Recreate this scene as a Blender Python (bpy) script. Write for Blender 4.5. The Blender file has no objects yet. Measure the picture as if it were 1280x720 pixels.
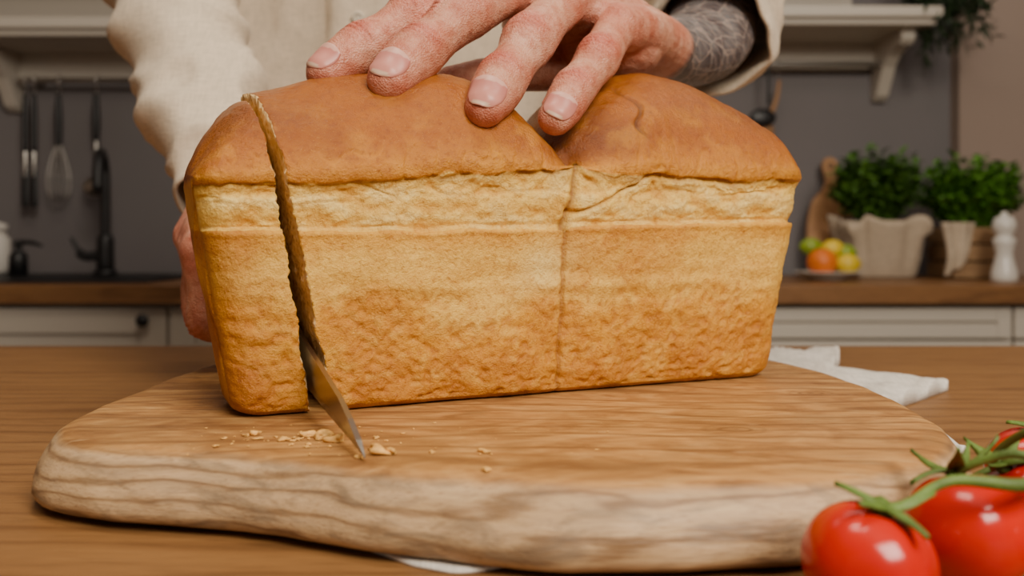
import bpy, math, random
from mathutils import Vector, noise, Matrix
from mathutils.bvhtree import BVHTree
random.seed(7)
S = bpy.context.scene

# ---------------------------------------------------------------- helpers
def link(o, parent=None):
    S.collection.objects.link(o)
    if parent: o.parent = parent
    return o
def empty(name):
    e = bpy.data.objects.new(name, None); e.empty_display_size = 0.05
    return link(e)
def mk(name, verts, faces, mat=None, parent=None, smooth=True, mats=None, midx=None, cols=None):
    me = bpy.data.meshes.new(name)
    me.from_pydata([tuple(v) for v in verts], [], faces)
    for m in (mats or ([mat] if mat else [])): me.materials.append(m)
    if midx: me.polygons.foreach_set('material_index', midx)
    me.polygons.foreach_set('use_smooth', [smooth]*len(me.polygons))
    if cols:
        a = me.color_attributes.new('Col', 'FLOAT_COLOR', 'POINT')
        flat = []
        for c in cols: flat += [c[0], c[1], c[2], c[3] if len(c) > 3 else 1.0]
        a.data.foreach_set('color', flat)
    me.update()
    return link(bpy.data.objects.new(name, me), parent)
def merge(parts):
    V, F = [], []
    for v, f in parts:
        o = len(V); V += [Vector(p) for p in v]; F += [tuple(i+o for i in q) for q in f]
    return V, F
def boxg(x0, x1, y0, y1, z0, z1):
    v = [(x0,y0,z0),(x1,y0,z0),(x1,y1,z0),(x0,y1,z0),(x0,y0,z1),(x1,y0,z1),(x1,y1,z1),(x0,y1,z1)]
    f = [(0,3,2,1),(4,5,6,7),(0,1,5,4),(1,2,6,5),(2,3,7,6),(3,0,4,7)]
    return v, f
def box(name, x0, x1, y0, y1, z0, z1, mat, parent=None, bev=0.003):
    v, f = boxg(x0, x1, y0, y1, z0, z1)
    o = mk(name, v, f, mat, parent, smooth=False)
    if bev:
        b = o.modifiers.new('b', 'BEVEL'); b.width = bev; b.segments = 2
    return o
def catmull(pts, n, closed=False):
    P = [Vector(p) if not isinstance(p, Vector) else p for p in pts]
    out = []; N = len(P)
    segs = N if closed else N-1
    for i in range(segs):
        if closed: p0, p1, p2, p3 = P[i-1], P[i], P[(i+1) % N], P[(i+2) % N]
        else: p0, p1, p2, p3 = P[max(i-1, 0)], P[i], P[i+1], P[min(i+2, N-1)]
        for k in range(n):
            t = k/n
            out.append(0.5*((2*p1)+(p2-p0)*t+(2*p0-5*p1+4*p2-p3)*t*t+(3*p1-p0-3*p2+p3)*t**3))
    if not closed: out.append(P[-1].copy())
    return out
def tube(pts, rad, n=6, seg=20, cap='round', ell=1.0, up=(0,0,1), disp=None):
    P4 = [Vector((p[0], p[1], p[2], r)) for p, r in zip(pts, rad)]
    C = catmull(P4, n)
    rings = [(Vector(c[:3]), c[3], None) for c in C]
    T = []
    for i in range(len(rings)):
        a = rings[max(i-1, 0)][0]; b = rings[min(i+1, len(rings)-1)][0]
        T.append((b-a).normalized())
    full = []
    if cap == 'round':
        c, r, _ = rings[0]
        for q in (80, 60, 40, 20):
            q = math.radians(q); full.append((c-T[0]*r*math.sin(q), r*math.cos(q), T[0]))
    for i, (c, r, _) in enumerate(rings): full.append((c, r, T[i]))
    if cap == 'round':
        c, r, _ = rings[-1]
        for q in (20, 40, 60, 80):
            q = math.radians(q); full.append((c+T[-1]*r*math.sin(q), r*math.cos(q), T[-1]))
    V, F = [], []
    nrm = Vector(up); nrm = (nrm-nrm.dot(full[0][2])*full[0][2])
    if nrm.length < 1e-4: nrm = full[0][2].orthogonal()
    nrm.normalize()
    for j, (c, r, t) in enumerate(full):
        nrm = (nrm-nrm.dot(t)*t).normalized(); b = t.cross(nrm)
        for k in range(seg):
            a = 2*math.pi*k/seg
            d = nrm*math.cos(a)*ell+b*math.sin(a)
            p = c+d*r
            if disp: p = p+d*disp(p, a, j/len(full))
            V.append(p)
    R = len(full)
    for j in range(R-1):
        for k in range(seg):
            k2 = (k+1) % seg
            F.append((j*seg+k, j*seg+k2, (j+1)*seg+k2, (j+1)*seg+k))
    if cap:
        F.append(tuple(range(seg-1, -1, -1))); F.append(tuple((R-1)*seg+k for k in range(seg)))
    return V, F
def ellip(c, r, nu=24, nv=14, rot=None):
    V, F = [], []
    c = Vector(c)
    for j in range(1, nv):
        th = math.pi*j/nv
        for k in range(nu):
            a = 2*math.pi*k/nu
            p = Vector((r[0]*math.sin(th)*math.cos(a), r[1]*math.sin(th)*math.sin(a), r[2]*math.cos(th)))
            if rot: p = rot @ p
            V.append(c+p)
    top = Vector((0, 0, r[2])); bot = Vector((0, 0, -r[2]))
    if rot: top = rot @ top; bot = rot @ bot
    V.append(c+top); V.append(c+bot); t = len(V)-2
    for j in range(nv-2):
        for k in range(nu):
            k2 = (k+1) % nu
            F.append((j*nu+k, (j+1)*nu+k, (j+1)*nu+k2, j*nu+k2))
    for k in range(nu):
        k2 = (k+1) % nu
        F.append((t, k, k2)); F.append((t+1, (nv-2)*nu+k2, (nv-2)*nu+k))
    return V, F
def lathe(cx, cy, prof, seg=32, z0=0):
    V, F = [], []
    for r, z in prof:
        for k in range(seg):
            a = 2*math.pi*k/seg; V.append((cx+r*math.cos(a), cy+r*math.sin(a), z0+z))
    for j in range(len(prof)-1):
        for k in range(seg):
            k2 = (k+1) % seg; F.append((j*seg+k, j*seg+k2, (j+1)*seg+k2, (j+1)*seg+k))
    F.append(tuple(range(seg-1, -1, -1))); n = len(prof)-1
    F.append(tuple(n*seg+k for k in range(seg)))
    return V, F
def ss(a, b, x):
    if a == b: return 0.0 if x < a else 1.0
    t = max(0.0, min(1.0, (x-a)/(b-a))); return t*t*(3-2*t)
def lerp(a, b, t): return a+(b-a)*t
def mixc(a, b, t): return tuple(a[i]+(b[i]-a[i])*t for i in range(3))
def interp(tab, x):
    if x <= tab[0][0]: return tab[0][1]
    for (a, fa), (b, fb) in zip(tab, tab[1:]):
        if x <= b: return lerp(fa, fb, (x-a)/(b-a))
    return tab[-1][1]

# ---------------------------------------------------------------- materials
class NT:
    def __init__(s, name, rough=0.5, spec=0.5):
        s.m = bpy.data.materials.new(name); s.m.use_nodes = True
        s.t = s.m.node_tree; s.b = s.t.nodes['Principled BSDF']
        s.b.inputs['Roughness'].default_value = rough
        s.b.inputs['Specular IOR Level'].default_value = spec
        s.co = s.n('ShaderNodeTexCoord').outputs['Object']
    def n(s, typ, **kw):
        return s.t.nodes.new(typ)
    def l(s, a, b): s.t.links.new(a, b)
    def map(s, scale=(1,1,1), rot=(0,0,0), src=None):
        m = s.n('ShaderNodeMapping'); m.inputs['Scale'].default_value = scale; m.inputs['Rotation'].default_value = rot
        s.l(src or s.co, m.inputs['Vector']); return m.outputs[0]
    def noise(s, vec, scale, detail=4, rough=.5, dist=0):
        x = s.n('ShaderNodeTexNoise'); s.l(vec, x.inputs['Vector'])
        x.inputs['Scale'].default_value = scale; x.inputs['Detail'].default_value = detail
        x.inputs['Roughness'].default_value = rough; x.inputs['Distortion'].default_value = dist
        return x.outputs['Fac']
    def voro(s, vec, scale, feature='F1'):
        x = s.n('ShaderNodeTexVoronoi'); x.feature = feature; s.l(vec, x.inputs['Vector'])
        x.inputs['Scale'].default_value = scale; return x.outputs['Distance']
    def ramp(s, fac, stops):
        r = s.n('ShaderNodeValToRGB'); e = r.color_ramp.elements
        while len(e) < len(stops): e.new(0.5)
        for i, (p, c) in enumerate(stops):
            e[i].position = p; e[i].color = (*c, 1) if len(c) == 3 else c
        s.l(fac, r.inputs[0]); return r.outputs[0]
    def mix(s, fac, a, b, mode='MIX'):
        x = s.n('ShaderNodeMix'); x.data_type = 'RGBA'; x.blend_type = mode
        for sock, v in ((x.inputs[0], fac), (x.inputs[6], a), (x.inputs[7], b)):
            if isinstance(v, (int, float)): sock.default_value = v
            elif isinstance(v, tuple): sock.default_value = (*v, 1) if len(v) == 3 else v
            else: s.l(v, sock)
        return x.outputs[2]
    def math(s, op, a, b=0.0):
        x = s.n('ShaderNodeMath'); x.operation = op
        for sock, v in ((x.inputs[0], a), (x.inputs[1], b)):
            if isinstance(v, (int, float)): sock.default_value = v
            else: s.l(v, sock)
        return x.outputs[0]
    def base(s, c):
        if isinstance(c, tuple): s.b.inputs['Base Color'].default_value = (*c, 1)
        else: s.l(c, s.b.inputs['Base Color'])
    def bump(s, h, strength=.5, dist=.001):
        x = s.n('ShaderNodeBump'); x.inputs['Strength'].default_value = strength; x.inputs['Distance'].default_value = dist
        s.l(h, x.inputs['Height']); s.l(x.outputs[0], s.b.inputs['Normal']); return x
def plain(name, c, rough=.5, metal=0, spec=.5, var=.12, scale=20, bump=0, bscale=200):
    k = NT(name, rough, spec); k.b.inputs['Metallic'].default_value = metal
    nz = k.noise(k.co, scale, 4)
    k.base(k.ramp(nz, [(0.3, tuple(x*(1-var) for x in c)), (0.7, tuple(min(1, x*(1+var)) for x in c))]))
    if bump: k.bump(k.noise(k.co, bscale, 3), .6, bump)
    return k.m
def wood(name, light, mid, dark, stretch=(3, 22, 22), rot=(0,0,0), rough=.45, big=(1.2, 5, 5), blotch=0.5, fine=8, spec=.4):
    k = NT(name, rough, spec)
    v1 = k.map(stretch, rot); v2 = k.map(big, rot)
    grain = k.noise(v1, 6, 8, .65, .6)
    bigp = k.noise(v2, 4, 3, .5, 1.2)
    w = k.n('ShaderNodeTexWave'); w.wave_type = 'BANDS'; w.bands_direction = 'Y'
    k.l(v2, w.inputs['Vector']); w.inputs['Scale'].default_value = 3.0; w.inputs['Distortion'].default_value = 9
    w.inputs['Detail'].default_value = 3; w.inputs['Detail Scale'].default_value = 1.2
    c = k.ramp(grain, [(.25, dark), (.5, mid), (.75, light)])
    c2 = k.ramp(bigp, [(.3, mid), (.7, light)])
    c = k.mix(blotch, c, c2)
    wl = k.ramp(w.outputs['Fac'], [(0.0, dark), (.12, mid), (.5, light)])
    c = k.mix(.35, c, wl)
    v3 = k.map((stretch[0]*2, stretch[1]*10, stretch[2]*10), rot)
    fl = k.noise(v3, fine, 3, .6)
    c = k.mix(k.ramp(fl, [(.50, (0,0,0)), (.72, (.75,.75,.75))]), c, dark)
    k.base(c); k.bump(fl, .35, .0004)
    return k.m

M_table = wood('oak_table', (.31,.155,.052), (.21,.095,.030), (.085,.036,.013), stretch=(2.5,26,26), rough=.45, spec=.3)
M_counter = wood('oak_counter', (.28,.135,.050), (.19,.085,.030), (.10,.042,.016), stretch=(2.5,26,26), rough=.4)

def board_mat():
    k = NT('teak_board', .48, .35)
    r = (0, 0, math.radians(-8))
    v1 = k.map((4, 20, 45), r); v2 = k.map((3.2, 7, 14), r)
    g = k.noise(v1, 5, 8, .65, 1.0); b = k.noise(v2, 5, 5, .6, 2.6)
    c = k.ramp(b, [(.30, (.16,.066,.019)), (.42, (.33,.145,.042)), (.55, (.51,.26,.080)), (.72, (.65,.38,.14))])
    c2 = k.ramp(g, [(.32, (.17,.070,.020)), (.52, (.48,.24,.073)), (.70, (.65,.39,.15))])
    c = k.mix(.36, c, c2)
    w = k.n('ShaderNodeTexWave'); w.bands_direction = 'Y'; k.l(k.map((2.2, 5.5, 9), (0, 0, math.radians(8))), w.inputs['Vector'])
    w.inputs['Scale'].default_value = 3.0; w.inputs['Distortion'].default_value = 18; w.inputs['Detail'].default_value = 3; w.inputs['Detail Scale'].default_value = .6
    c = k.mix(k.ramp(w.outputs['Fac'], [(0, (.60,.60,.60)), (.10, (.28,.28,.28)), (.22, (0,0,0))]), c, (.17,.07,.022))
    stn = k.noise(k.map((5, 7, 5)), 2.2, 4, .6, 1.5)
    c = k.mix(k.ramp(stn, [(.42, (.65,.65,.65)), (.58, (0,0,0))]), c, k.mix(.5, c, (.16,.07,.022)))
    scf = k.noise(k.map((60, 420, 60), (0, 0, math.radians(28))), 1.0, 2, .5)
    c = k.mix(k.ramp(scf, [(.66, (0,0,0)), (.74, (.35,.35,.35))]), c, (.70,.46,.22))
    for kx, ky, kr in ((.095, .372, 36), (-.135, .440, 40), (.155, .46, 44)):
        vs = k.n('ShaderNodeVectorMath'); vs.operation = 'SUBTRACT'; k.l(k.co, vs.inputs[0]); vs.inputs[1].default_value = (kx, ky, .93)
        sc_ = k.map((kr, kr*1.7, kr), (0, 0, math.radians(-8)), vs.outputs[0])
        ln = k.n('ShaderNodeVectorMath'); ln.operation = 'LENGTH'; k.l(sc_, ln.inputs[0])
        wob = k.math('ADD', ln.outputs['Value'], k.math('MULTIPLY', k.noise(k.co, 55, 3), .6))
        rings = k.math('SINE', k.math('MULTIPLY', wob, 26.0))
        m_ = k.math('MULTIPLY', k.ramp(wob, [(.40, (1,1,1)), (1.0, (0,0,0))]), k.ramp(rings, [(.1, (.25,.25,.25)), (.8, (.85,.85,.85))]))
        c = k.mix(m_, c, (.13,.048,.014))
    sep = k.n('ShaderNodeSeparateXYZ'); k.l(k.co, sep.inputs[0])
    zz = k.math('MULTIPLY', k.math('SUBTRACT', sep.outputs[2], .9), 25.0)
    zz = k.math('ADD', zz, k.math('MULTIPLY', k.math('SUBTRACT', k.noise(k.co, 60, 3), .5), .05))
    side = k.ramp(zz, [(.0, (1,1,1)), (.66, (1,1,1)), (.728, (0,0,0))])
    w2 = k.n('ShaderNodeTexWave'); w2.bands_direction = 'Z'
    k.l(k.map((5, 5, 30), (0, .06, 0)), w2.inputs['Vector']); w2.inputs['Scale'].default_value = 1.3
    w2.inputs['Distortion'].default_value = 16; w2.inputs['Detail'].default_value = 5; w2.inputs['Detail Scale'].default_value = 1.1
    sc = k.ramp(w2.outputs['Fac'], [(0, (.19,.125,.075)), (.08, (.31,.21,.125)), (.24, (.46,.325,.185)), (1, (.55,.395,.235))])
    sc = k.mix(.25, sc, c2)
    dk = k.noise(k.map((12, 12, 40)), 3, 5, .6, 1)
    sc = k.mix(k.ramp(dk, [(.48, (0,0,0)), (.68, (.75,.75,.75))]), sc, (.18,.125,.078))
    c = k.mix(side, c, sc)
    v3 = k.map((10, 250, 250), r); fl = k.noise(v3, 5, 3, .6)
    c = k.mix(k.ramp(fl, [(.52, (0,0,0)), (.78, (.50,.50,.50))]), c, (.17,.075,.025))
    k.base(c); k.bump(k.mix(.5, fl, k.noise(v1, 12, 3)), .6, .0009)
    return k.m
M_board = board_mat()

def crust_mat():
    k = NT('bread_crust', .36, .5)
    a = k.n('ShaderNodeAttribute'); a.attribute_name = 'Col'
    f = k.noise(k.co, 420, 6, .7); g = k.noise(k.co, 110, 5, .65)
    c = k.mix(.65, a.outputs['Color'], k.ramp(f, [(.34, (.60,.42,.19)), (.50, (1,1,1))]), 'MULTIPLY')
    c = k.mix(.50, c, k.ramp(g, [(.34, (.74,.56,.32)), (.56, (1,1,1))]), 'MULTIPLY')
    sp = k.voro(k.co, 600)
    c = k.mix(k.ramp(sp, [(.06, (.35,.35,.35)), (.16, (0,0,0))]), c, (.90,.55,.12))
    k.base(c)
    h = k.mix(.5, k.noise(k.co, 800, 4, .7), k.noise(k.co, 260, 4, .7))
    k.bump(h, 1.0, .0017)
    sep = k.n('ShaderNodeSeparateXYZ'); k.l(k.co, sep.inputs[0])
    rg_ = k.ramp(k.math('SUBTRACT', sep.outputs[2], .9), [(.13, (.48,.48,.48)), (.155, (.30,.30,.30))])
    k.l(rg_, k.b.inputs['Roughness'])
    return k.m
M_crust = crust_mat()
def crumb_mat():
    k = NT('bread_crumb', .8, .2)
    v = k.voro(k.co, 330); n = k.noise(k.co, 260, 5, .7)
    k.base(k.ramp(k.mix(.5, v, n), [(.2, (.42,.19,.055)), (.45, (.74,.47,.19)), (.7, (.86,.62,.32))]))
    k.bump(k.mix(.5, v, n), 1.0, .002)
    return k.m
M_crumb = crumb_mat()

def skin_mat(name='skin'):
    k = NT(name, .42, .4)
    a = k.n('ShaderNodeAttribute'); a.attribute_name = 'Col'
    n = k.noise(k.co, 160, 6, .7); n2 = k.noise(k.co, 45, 4, .6)
    c = k.mix(.85, a.outputs['Color'], k.ramp(n, [(.36, (.74,.54,.47)), (.58, (1,1,1))]), 'MULTIPLY')
    c = k.mix(.9, c, k.ramp(n2, [(.36, (.88,.62,.56)), (.6, (1,1,1))]), 'MULTIPLY')
    e = k.voro(k.map((1, .7, 1)), 70, 'DISTANCE_TO_EDGE')
    w = k.n('ShaderNodeTexWave'); w.wave_type = 'RINGS'; k.l(k.co, w.inputs['Vector'])
    w.inputs['Scale'].default_value = 40; w.inputs['Distortion'].default_value = 6
    line = k.mix(.5, k.ramp(e, [(.02, (.8,.8,.8)), (.05, (0,0,0))]), k.ramp(w.outputs['Fac'], [(.8, (0,0,0)), (.97, (.8,.8,.8))]), 'ADD')
    blot = k.noise(k.co, 60, 3)
    ink = k.mix(k.ramp(blot, [(.4, (0,0,0)), (.6, (1,1,1))]), (.035,.042,.050), (.11,.115,.12))
    ink = k.mix(line, ink, (.28,.235,.21))
    c = k.mix(k.math('SUBTRACT', 1.0, a.outputs['Alpha']), c, ink)
    k.base(c)
    cr = k.noise(k.map((1,1,1)), 260, 4, .6)
    k.bump(k.mix(.5, k.voro(k.co, 1100), cr), .8, .0009)
    k.b.inputs['Subsurface Weight'].default_value = .15
    k.b.inputs['Subsurface Radius'].default_value = (.006, .002, .001)
    k.b.inputs['Subsurface Scale'].default_value = .5
    return k.m
M_skin = skin_mat()
def nail_mat():
    k = NT('fingernail', .36, .35)
    a = k.n('ShaderNodeAttribute'); a.attribute_name = 'Col'; k.base(a.outputs['Color']); return k.m
M_nail = nail_mat()
def linen(name, c, sc=1.0):
    k = NT(name, .85, .2)
    wx = k.noise(k.map((900*sc, 90*sc, 90*sc)), 1, 3); wz = k.noise(k.map((90*sc, 90*sc, 900*sc)), 1, 3)
    f = k.mix(.5, wx, wz)
    k.base(k.ramp(f, [(.35, tuple(x*.75 for x in c)), (.6, c)]))
    k.bump(f, .5, .0012)
    k.b.inputs['Sheen Weight'].default_value = .1
    return k.m
M_shirt = linen('linen_shirt', (.70,.585,.44))
M_cloth = linen('linen_napkin', (.74,.69,.62))
M_clothp = linen('linen_wrap', (.52,.42,.31), .5)
M_steel = plain('brushed_steel', (.36,.33,.30), .30, 1.0, bump=.0001, bscale=600)
M_chrome = plain('rail_steel', (.45,.43,.40), .3, 1.0)
M_black = plain('black_matte', (.010,.010,.011), .4)
M_white = plain('white_cabinet_paint', (.56,.51,.44), .45, var=.03, scale=3)
M_wall = plain('grey_wall_paint', (.180,.165,.168), .8, var=.06, scale=2, bump=.0006, bscale=90)
M_pier = plain('beige_wall_paint', (.34,.26,.215), .8, var=.04, scale=2)
M_ceil = plain('ceiling_paint', (.7,.68,.65), .8, var=.02)
M_floor = wood('floor_oak', (.32,.2,.1), (.24,.14,.07), (.14,.08,.04))
M_lightwood = wood('beech', (.46,.25,.11), (.38,.19,.08), (.22,.10,.04), stretch=(26,26,3), big=(5,5,1.2))
M_crate = wood('crate_wood', (.40,.25,.13), (.30,.18,.09), (.17,.09,.04))
M_ceramic = plain('white_ceramic', (.66,.63,.58), .25, var=.02)
M_pants = plain('dark_denim', (.03,.035,.05), .8)
M_shoe = plain('black_leather', (.02,.018,.016), .5)
M_hair = plain('brown_hair', (.05,.03,.018), .6, bump=.003, bscale=120)

# ---------------------------------------------------------------- table + board
table = empty('kitchen_island')
box('island_top', -1.3, 1.5, -.12, .917, .86, .90, M_table, table, .003)
box('island_cabinet', -1.2, 1.4, 0, .80, .08, .858, M_white, table, .004)
box('island_plinth', -1.15, 1.35, .05, .75, 0, .08, M_black, table, 0)

outline = [(-.1930,.367),(-.203,.40),(-.204,.45),(-.2025,.543),(-.190,.60),(-.15,.65),(-.08,.68),(0,.69),(.09,.672),(.155,.63),
           (.184,.579),(.1976,.5176),(.198,.44),(.1868,.3745),(.170,.3360),(.1407,.3060),(.0954,.2914),(.0416,.2857),
           (0,.2885),(-.0386,.3010),(-.0698,.314),(-.1038,.327),(-.1540,.338),(-.179,.348)]
def outline_ring(pts, n=8): return catmull([Vector((x, y, 0)) for x, y in pts], n, True)
def plate_from_outline(name, ring, prof, mat, parent=None, inner=14, wob=None):
    N = len(ring)
    area = sum(ring[i].x*ring[(i+1) % N].y-ring[(i+1) % N].x*ring[i].y for i in range(N))
    if area < 0: ring = ring[::-1]
    nr = []
    for i in range(N):
        t = (ring[(i+1) % N]-ring[i-1]); nr.append(Vector((t.y, -t.x, 0)).normalized())
    cen = sum(ring, Vector())/N
    V, F = [], []
    rows = []
    for ins, z in prof: rows.append([ring[i]-nr[i]*ins+Vector((0,0,z)) for i in range(N)])
    last = rows[-1]; zt = prof[-1][1]
    for j in range(1, inner):
        f = 1-j/inner
        rows.append([Vector((cen.x+(p.x-cen.x)*f, cen.y+(p.y-cen.y)*f, zt)) for p in last])
    for r in rows: V += r
    if wob: V = [wob(v) for v in V]
    for j in range(len(rows)-1):
        for i in range(N):
            i2 = (i+1) % N; F.append((j*N+i, j*N+i2, (j+1)*N+i2, (j+1)*N+i))
    F.append(tuple((len(rows)-1)*N+i for i in range(N))); F.append(tuple(range(N-1, -1, -1)))
    return mk(name, V, F, mat, parent)
rg = outline_ring(outline, 12)
def bwob(v):
    if v.z > .9297: return v
    a = noise.noise(Vector((v.x*22, v.y*22, v.z*30)))*.0022+noise.noise(Vector((v.x*60, v.y*60, v.z*90)))*.0012+noise.noise(Vector((v.x*160, v.y*160, v.z*200)))*.0003
    return v+Vector((v.x, v.y-.48, 0)).normalized()*a
plate_from_outline('wooden_cutting_board', rg, [(.004,.902),(-.001,.9025),(-.0045,.9045),(-.0060,.908),(-.0058,.912),(-.0045,.9165),(-.0020,.9210),(.0008,.9250),(.0032,.9276),(.0055,.9290),(.0085,.92965),(.0110,.9300)], M_board, None, 14, bwob)

nap = [(-.045,.306),(-.028,.2930),(-.010,.2910),(.03,.315),(.12,.35),(.18,.40),(.222,.435),(.232,.455),(.226,.490),(.205,.53),(.250,.572),(.305,.628),(.316,.646),(.275,.665),(.252,.69),
       (.262,.72),(.290,.78),(.285,.805),(.24,.80),(.17,.77),(.08,.70),(-.05,.62),(-.12,.5),(-.1,.36)]
def nwob(v):
    if v.z < .9005: return v
    out = ss(.205, .24, v.x)
    return v+Vector((0,0,out*(.002+.007*abs(noise.noise(Vector((v.x*22, v.y*22, 3)))) + .007*math.sin(v.x*70+v.y*40)**2)))
plate_from_outline('linen_napkin', outline_ring(nap, 8), [(.0, .9002), (0, .9012), (.0008, .9018)], M_cloth, None, 26, nwob)

# ---------------------------------------------------------------- bread
O = Vector((-.078, .398)); U = Vector((.9100, .4147)); Vd = Vector((-.4147, .9100)); ZB = .9302
L = .261; UC = .117; W = .112
Ttab = [(-.055,.104),(-.045,.112),(-.038,.122),(-.030,.133),(-.022,.142),(-.014,.148),(-.006,.151),(0,.151),(.027,.160),(.055,.168),(.082,.168),(.104,.159),(.117,.147),(.131,.158),(.152,.171),(.178,.177),(.208,.175),(.228,.167),(.243,.156),(.253,.144),(.261,.128)]
ctrl = [(.055,0),(.022,0),(.013,.0015),(.0090,.0080),(.0065,.03),(.0030,.06),(.0000,.082),(.0002,.0868),(.0034,.0895),(.0022,.098),(.0012,.108),(-.0046,.1150),(-.0042,.123),(.0035,.1385),(.018,.1505),(.036,.1585),(.056,.161)]
full = ctrl+[(W-v, h) for v, h in ctrl[-2:0:-1]]
cs = catmull([Vector((a, b, 0)) for a, b in full], 24, True)
def resample(c, ds):
    out = []; acc = 0
    for i in range(len(c)):
        a = c[i]; b = c[(i+1) % len(c)]; ln = (b-a).length
        w = 1.0 if (a.x < .07 and a.y > .0005) else .30
        acc += ln*w
        if acc >= ds: out.append(a); acc = 0
    return out
SEC = resample(cs, .00062)
NK = len(SEC)
def nz(x, y, z): return noise.noise(Vector((x, y, z)))
def section(u):
    T = (interp(Ttab, u)+interp(Ttab, u-.006)+interp(Ttab, u+.006))/3
    lip = .1055+.009*ss(-.02, .11, u)+.0022*nz(u*40, 0, 7)+.0009*nz(u*160, 0, 7)
    rim = .0836+.006*ss(0, .26, u)+.0010*nz(u*50, 4, 7)
    out = []
    for p in SEC:
        v, h = p.x, p.y
        if h <= .087: h2 = h*rim/.087
        elif h <= .1145: h2 = rim+(h-.087)*(lip-rim)/.0275
        else: h2 = lip+(h-.1145)*(T-lip)/.0465
        out.append((v, h2))
    return out, T, lip, rim
CROWN_D = (.190,.046,.003); CROWN = (.41,.122,.006); CROWN_L = (.68,.295,.024)
SHRED = (.95,.62,.13); SHRED_D = (.76,.39,.045); GOLD = (.76,.355,.022); PALE = (.93,.58,.11); BROWN = (.50,.165,.008)
def surf(u, v, h, T, lip, rim, off):
    q = Vector((u+off, v, h))
    d = noise.noise(q*24)*.0020+noise.noise(q*70)*.0007+noise.noise(q*200)*.00025
    lo = noise.noise(q*20+Vector((5,5,5))); mid = noise.noise(q*55+Vector((9,2,4))); fi = noise.noise(q*160+Vector((1,7,3)))
    if h > lip - .001:
        k = (h-lip)/max(.001, T-lip)
        c = mixc(CROWN_L, CROWN, ss(-.12, .34, k+.16*mid+.05*fi)); c = mixc(c, CROWN_D, .85*ss(.2, 1.05, lo*.8+.22+.42*k+.16*mid)*ss(.08,.4,k))
        c = mixc(c, CROWN_L, .40*ss(.05, .5, mid+.4*fi)*(1-ss(.4,.95,k)))
        d += .0010*noise.noise(q*40)+.00030*noise.noise(q*330)+.0036*noise.noise(q*14+Vector((2,8,1)))*ss(0,.3,k)
        st = noise.noise(Vector((q.x*90, v*10, h*25)))
        g = (1-ss(.0, .07, abs(st)))*(1-ss(.1, .45, k)); d -= .0010*g; c = mixc(c, CROWN_L, .40*g)
    elif h > rim:
        k = (h-rim)/(lip-rim)
        tear = noise.noise(Vector((q.x*75, v*60, h*130))); tr2 = noise.noise(Vector((q.x*210, v*150, h*280))); tr3 = noise.noise(q*480)
        rip = 1-min(1, abs(noise.noise(Vector((q.x*38, v*30, h*95+3))))*7)
        d += .0012*tear+.0009*tr2+.0005*tr3+.0022*math.sin(k*math.pi)**.7
        c = mixc(SHRED, SHRED_D, .75*ss(.05, .6, -tear*.8-tr2*.6)); c = mixc(c, (1.0,.76,.26), .7*ss(.0,.4,tear+mid*.4+.4*tr3))
        d -= .0014*max(0, rip)*ss(.3,.9,k); c = mixc(c, (.58,.25,.03), .42*max(0, rip)*ss(.3,.8,k))
        e = .94+.08*noise.noise(Vector((q.x*45, 0, 2)))+.05*noise.noise(Vector((q.x*160, 0, 2)))
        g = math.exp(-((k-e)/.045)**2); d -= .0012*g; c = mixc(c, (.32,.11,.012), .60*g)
        g = math.exp(-((k-.06)/.05)**2); d -= .0010*g; c = mixc(c, (.66,.32,.04), .35*g)
    else:
        k = h/rim
        rough = 1-ss(.40, .85, k+.15*lo)
        pit = noise.noise(Vector((q.x*250, v*250, h*310))); pit2 = noise.noise(q*480)
        wrp = noise.noise(Vector((q.x*110, v*110, h*170)))
        d += -.0013*rough*max(0, pit-.03)*1.6-.0003*pit2-.0007*rough*max(0, wrp)
        rid = noise.noise(Vector((q.x*60, v*60, h*110)))
        d += .0008*rid*rough
        pale = ss(.42, .70, k+.36*lo+.16*mid+.06*fi)*(1-.75*ss(.84, .97, k+.05*mid))
        c = mixc(GOLD, PALE, pale*.80)
        c = mixc(c, BROWN, (1-ss(.0, .50, k+.28*mid+.22*lo))*.66)
        c = mixc(c, BROWN, .45*rough*ss(.0, .4, pit+.4*wrp))
        c = mixc(c, (.62,.25,.018), .60*ss(.05, .40, -lo))
        c = mixc(c, PALE, .22*ss(.1, .45, fi+.5*mid))
        c = mixc(c, (.38,.11,.006), .62*ss(.0, .045, -u)*(1-.4*k))
        c = mixc(c, (1.0,.76,.26), .75*math.exp(-((u-UC+.012+.006*mid)/.014)**2-((k-.76+.1*lo)/.13)**2))
        wr = noise.noise(Vector((q.x*34, v*30, h*150)))
        d += .0013*wr*math.exp(-((k-.62)/.18)**2)
        d += .0011*math.exp(-((k-.985)/.018)**2)*(.6+.4*mid)
    cu = UC + (.006*math.sin((h-.09)*60)+.0012*nz(0, 5, h*180) if h > rim else .0012*nz(0, 3, h*60)+.0005*nz(0, 3, h*300))
    if h > rim:
        wdt = lerp(.0022, .008, ss(lip-.01, T, h)); dep = lerp(.0036, .0070, ss(lip-.01, lip+.02, h))
        g = math.exp(-((u-cu)/wdt)**2); d -= dep*g
        d -= .0090*math.exp(-((u-cu)/.020)**2)*ss(lip-.014, lip+.012, h)
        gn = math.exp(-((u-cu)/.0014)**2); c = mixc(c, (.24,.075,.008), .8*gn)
    else:
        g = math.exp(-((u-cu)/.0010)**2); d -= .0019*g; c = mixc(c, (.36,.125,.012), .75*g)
        d -= .0016*math.exp(-((u-cu)/.008)**2)
    if h > lip+.015 and abs(u-.160) < .01:
        g = math.exp(-((u-.160-.003*math.sin(h*300))/.0012)**2)*ss(lip+.015, lip+.025, h)*(1-ss(T-.012, T-.004, h)); d -= .0024*g; c = mixc(c, (.12,.035,.006), .8*g)
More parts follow.
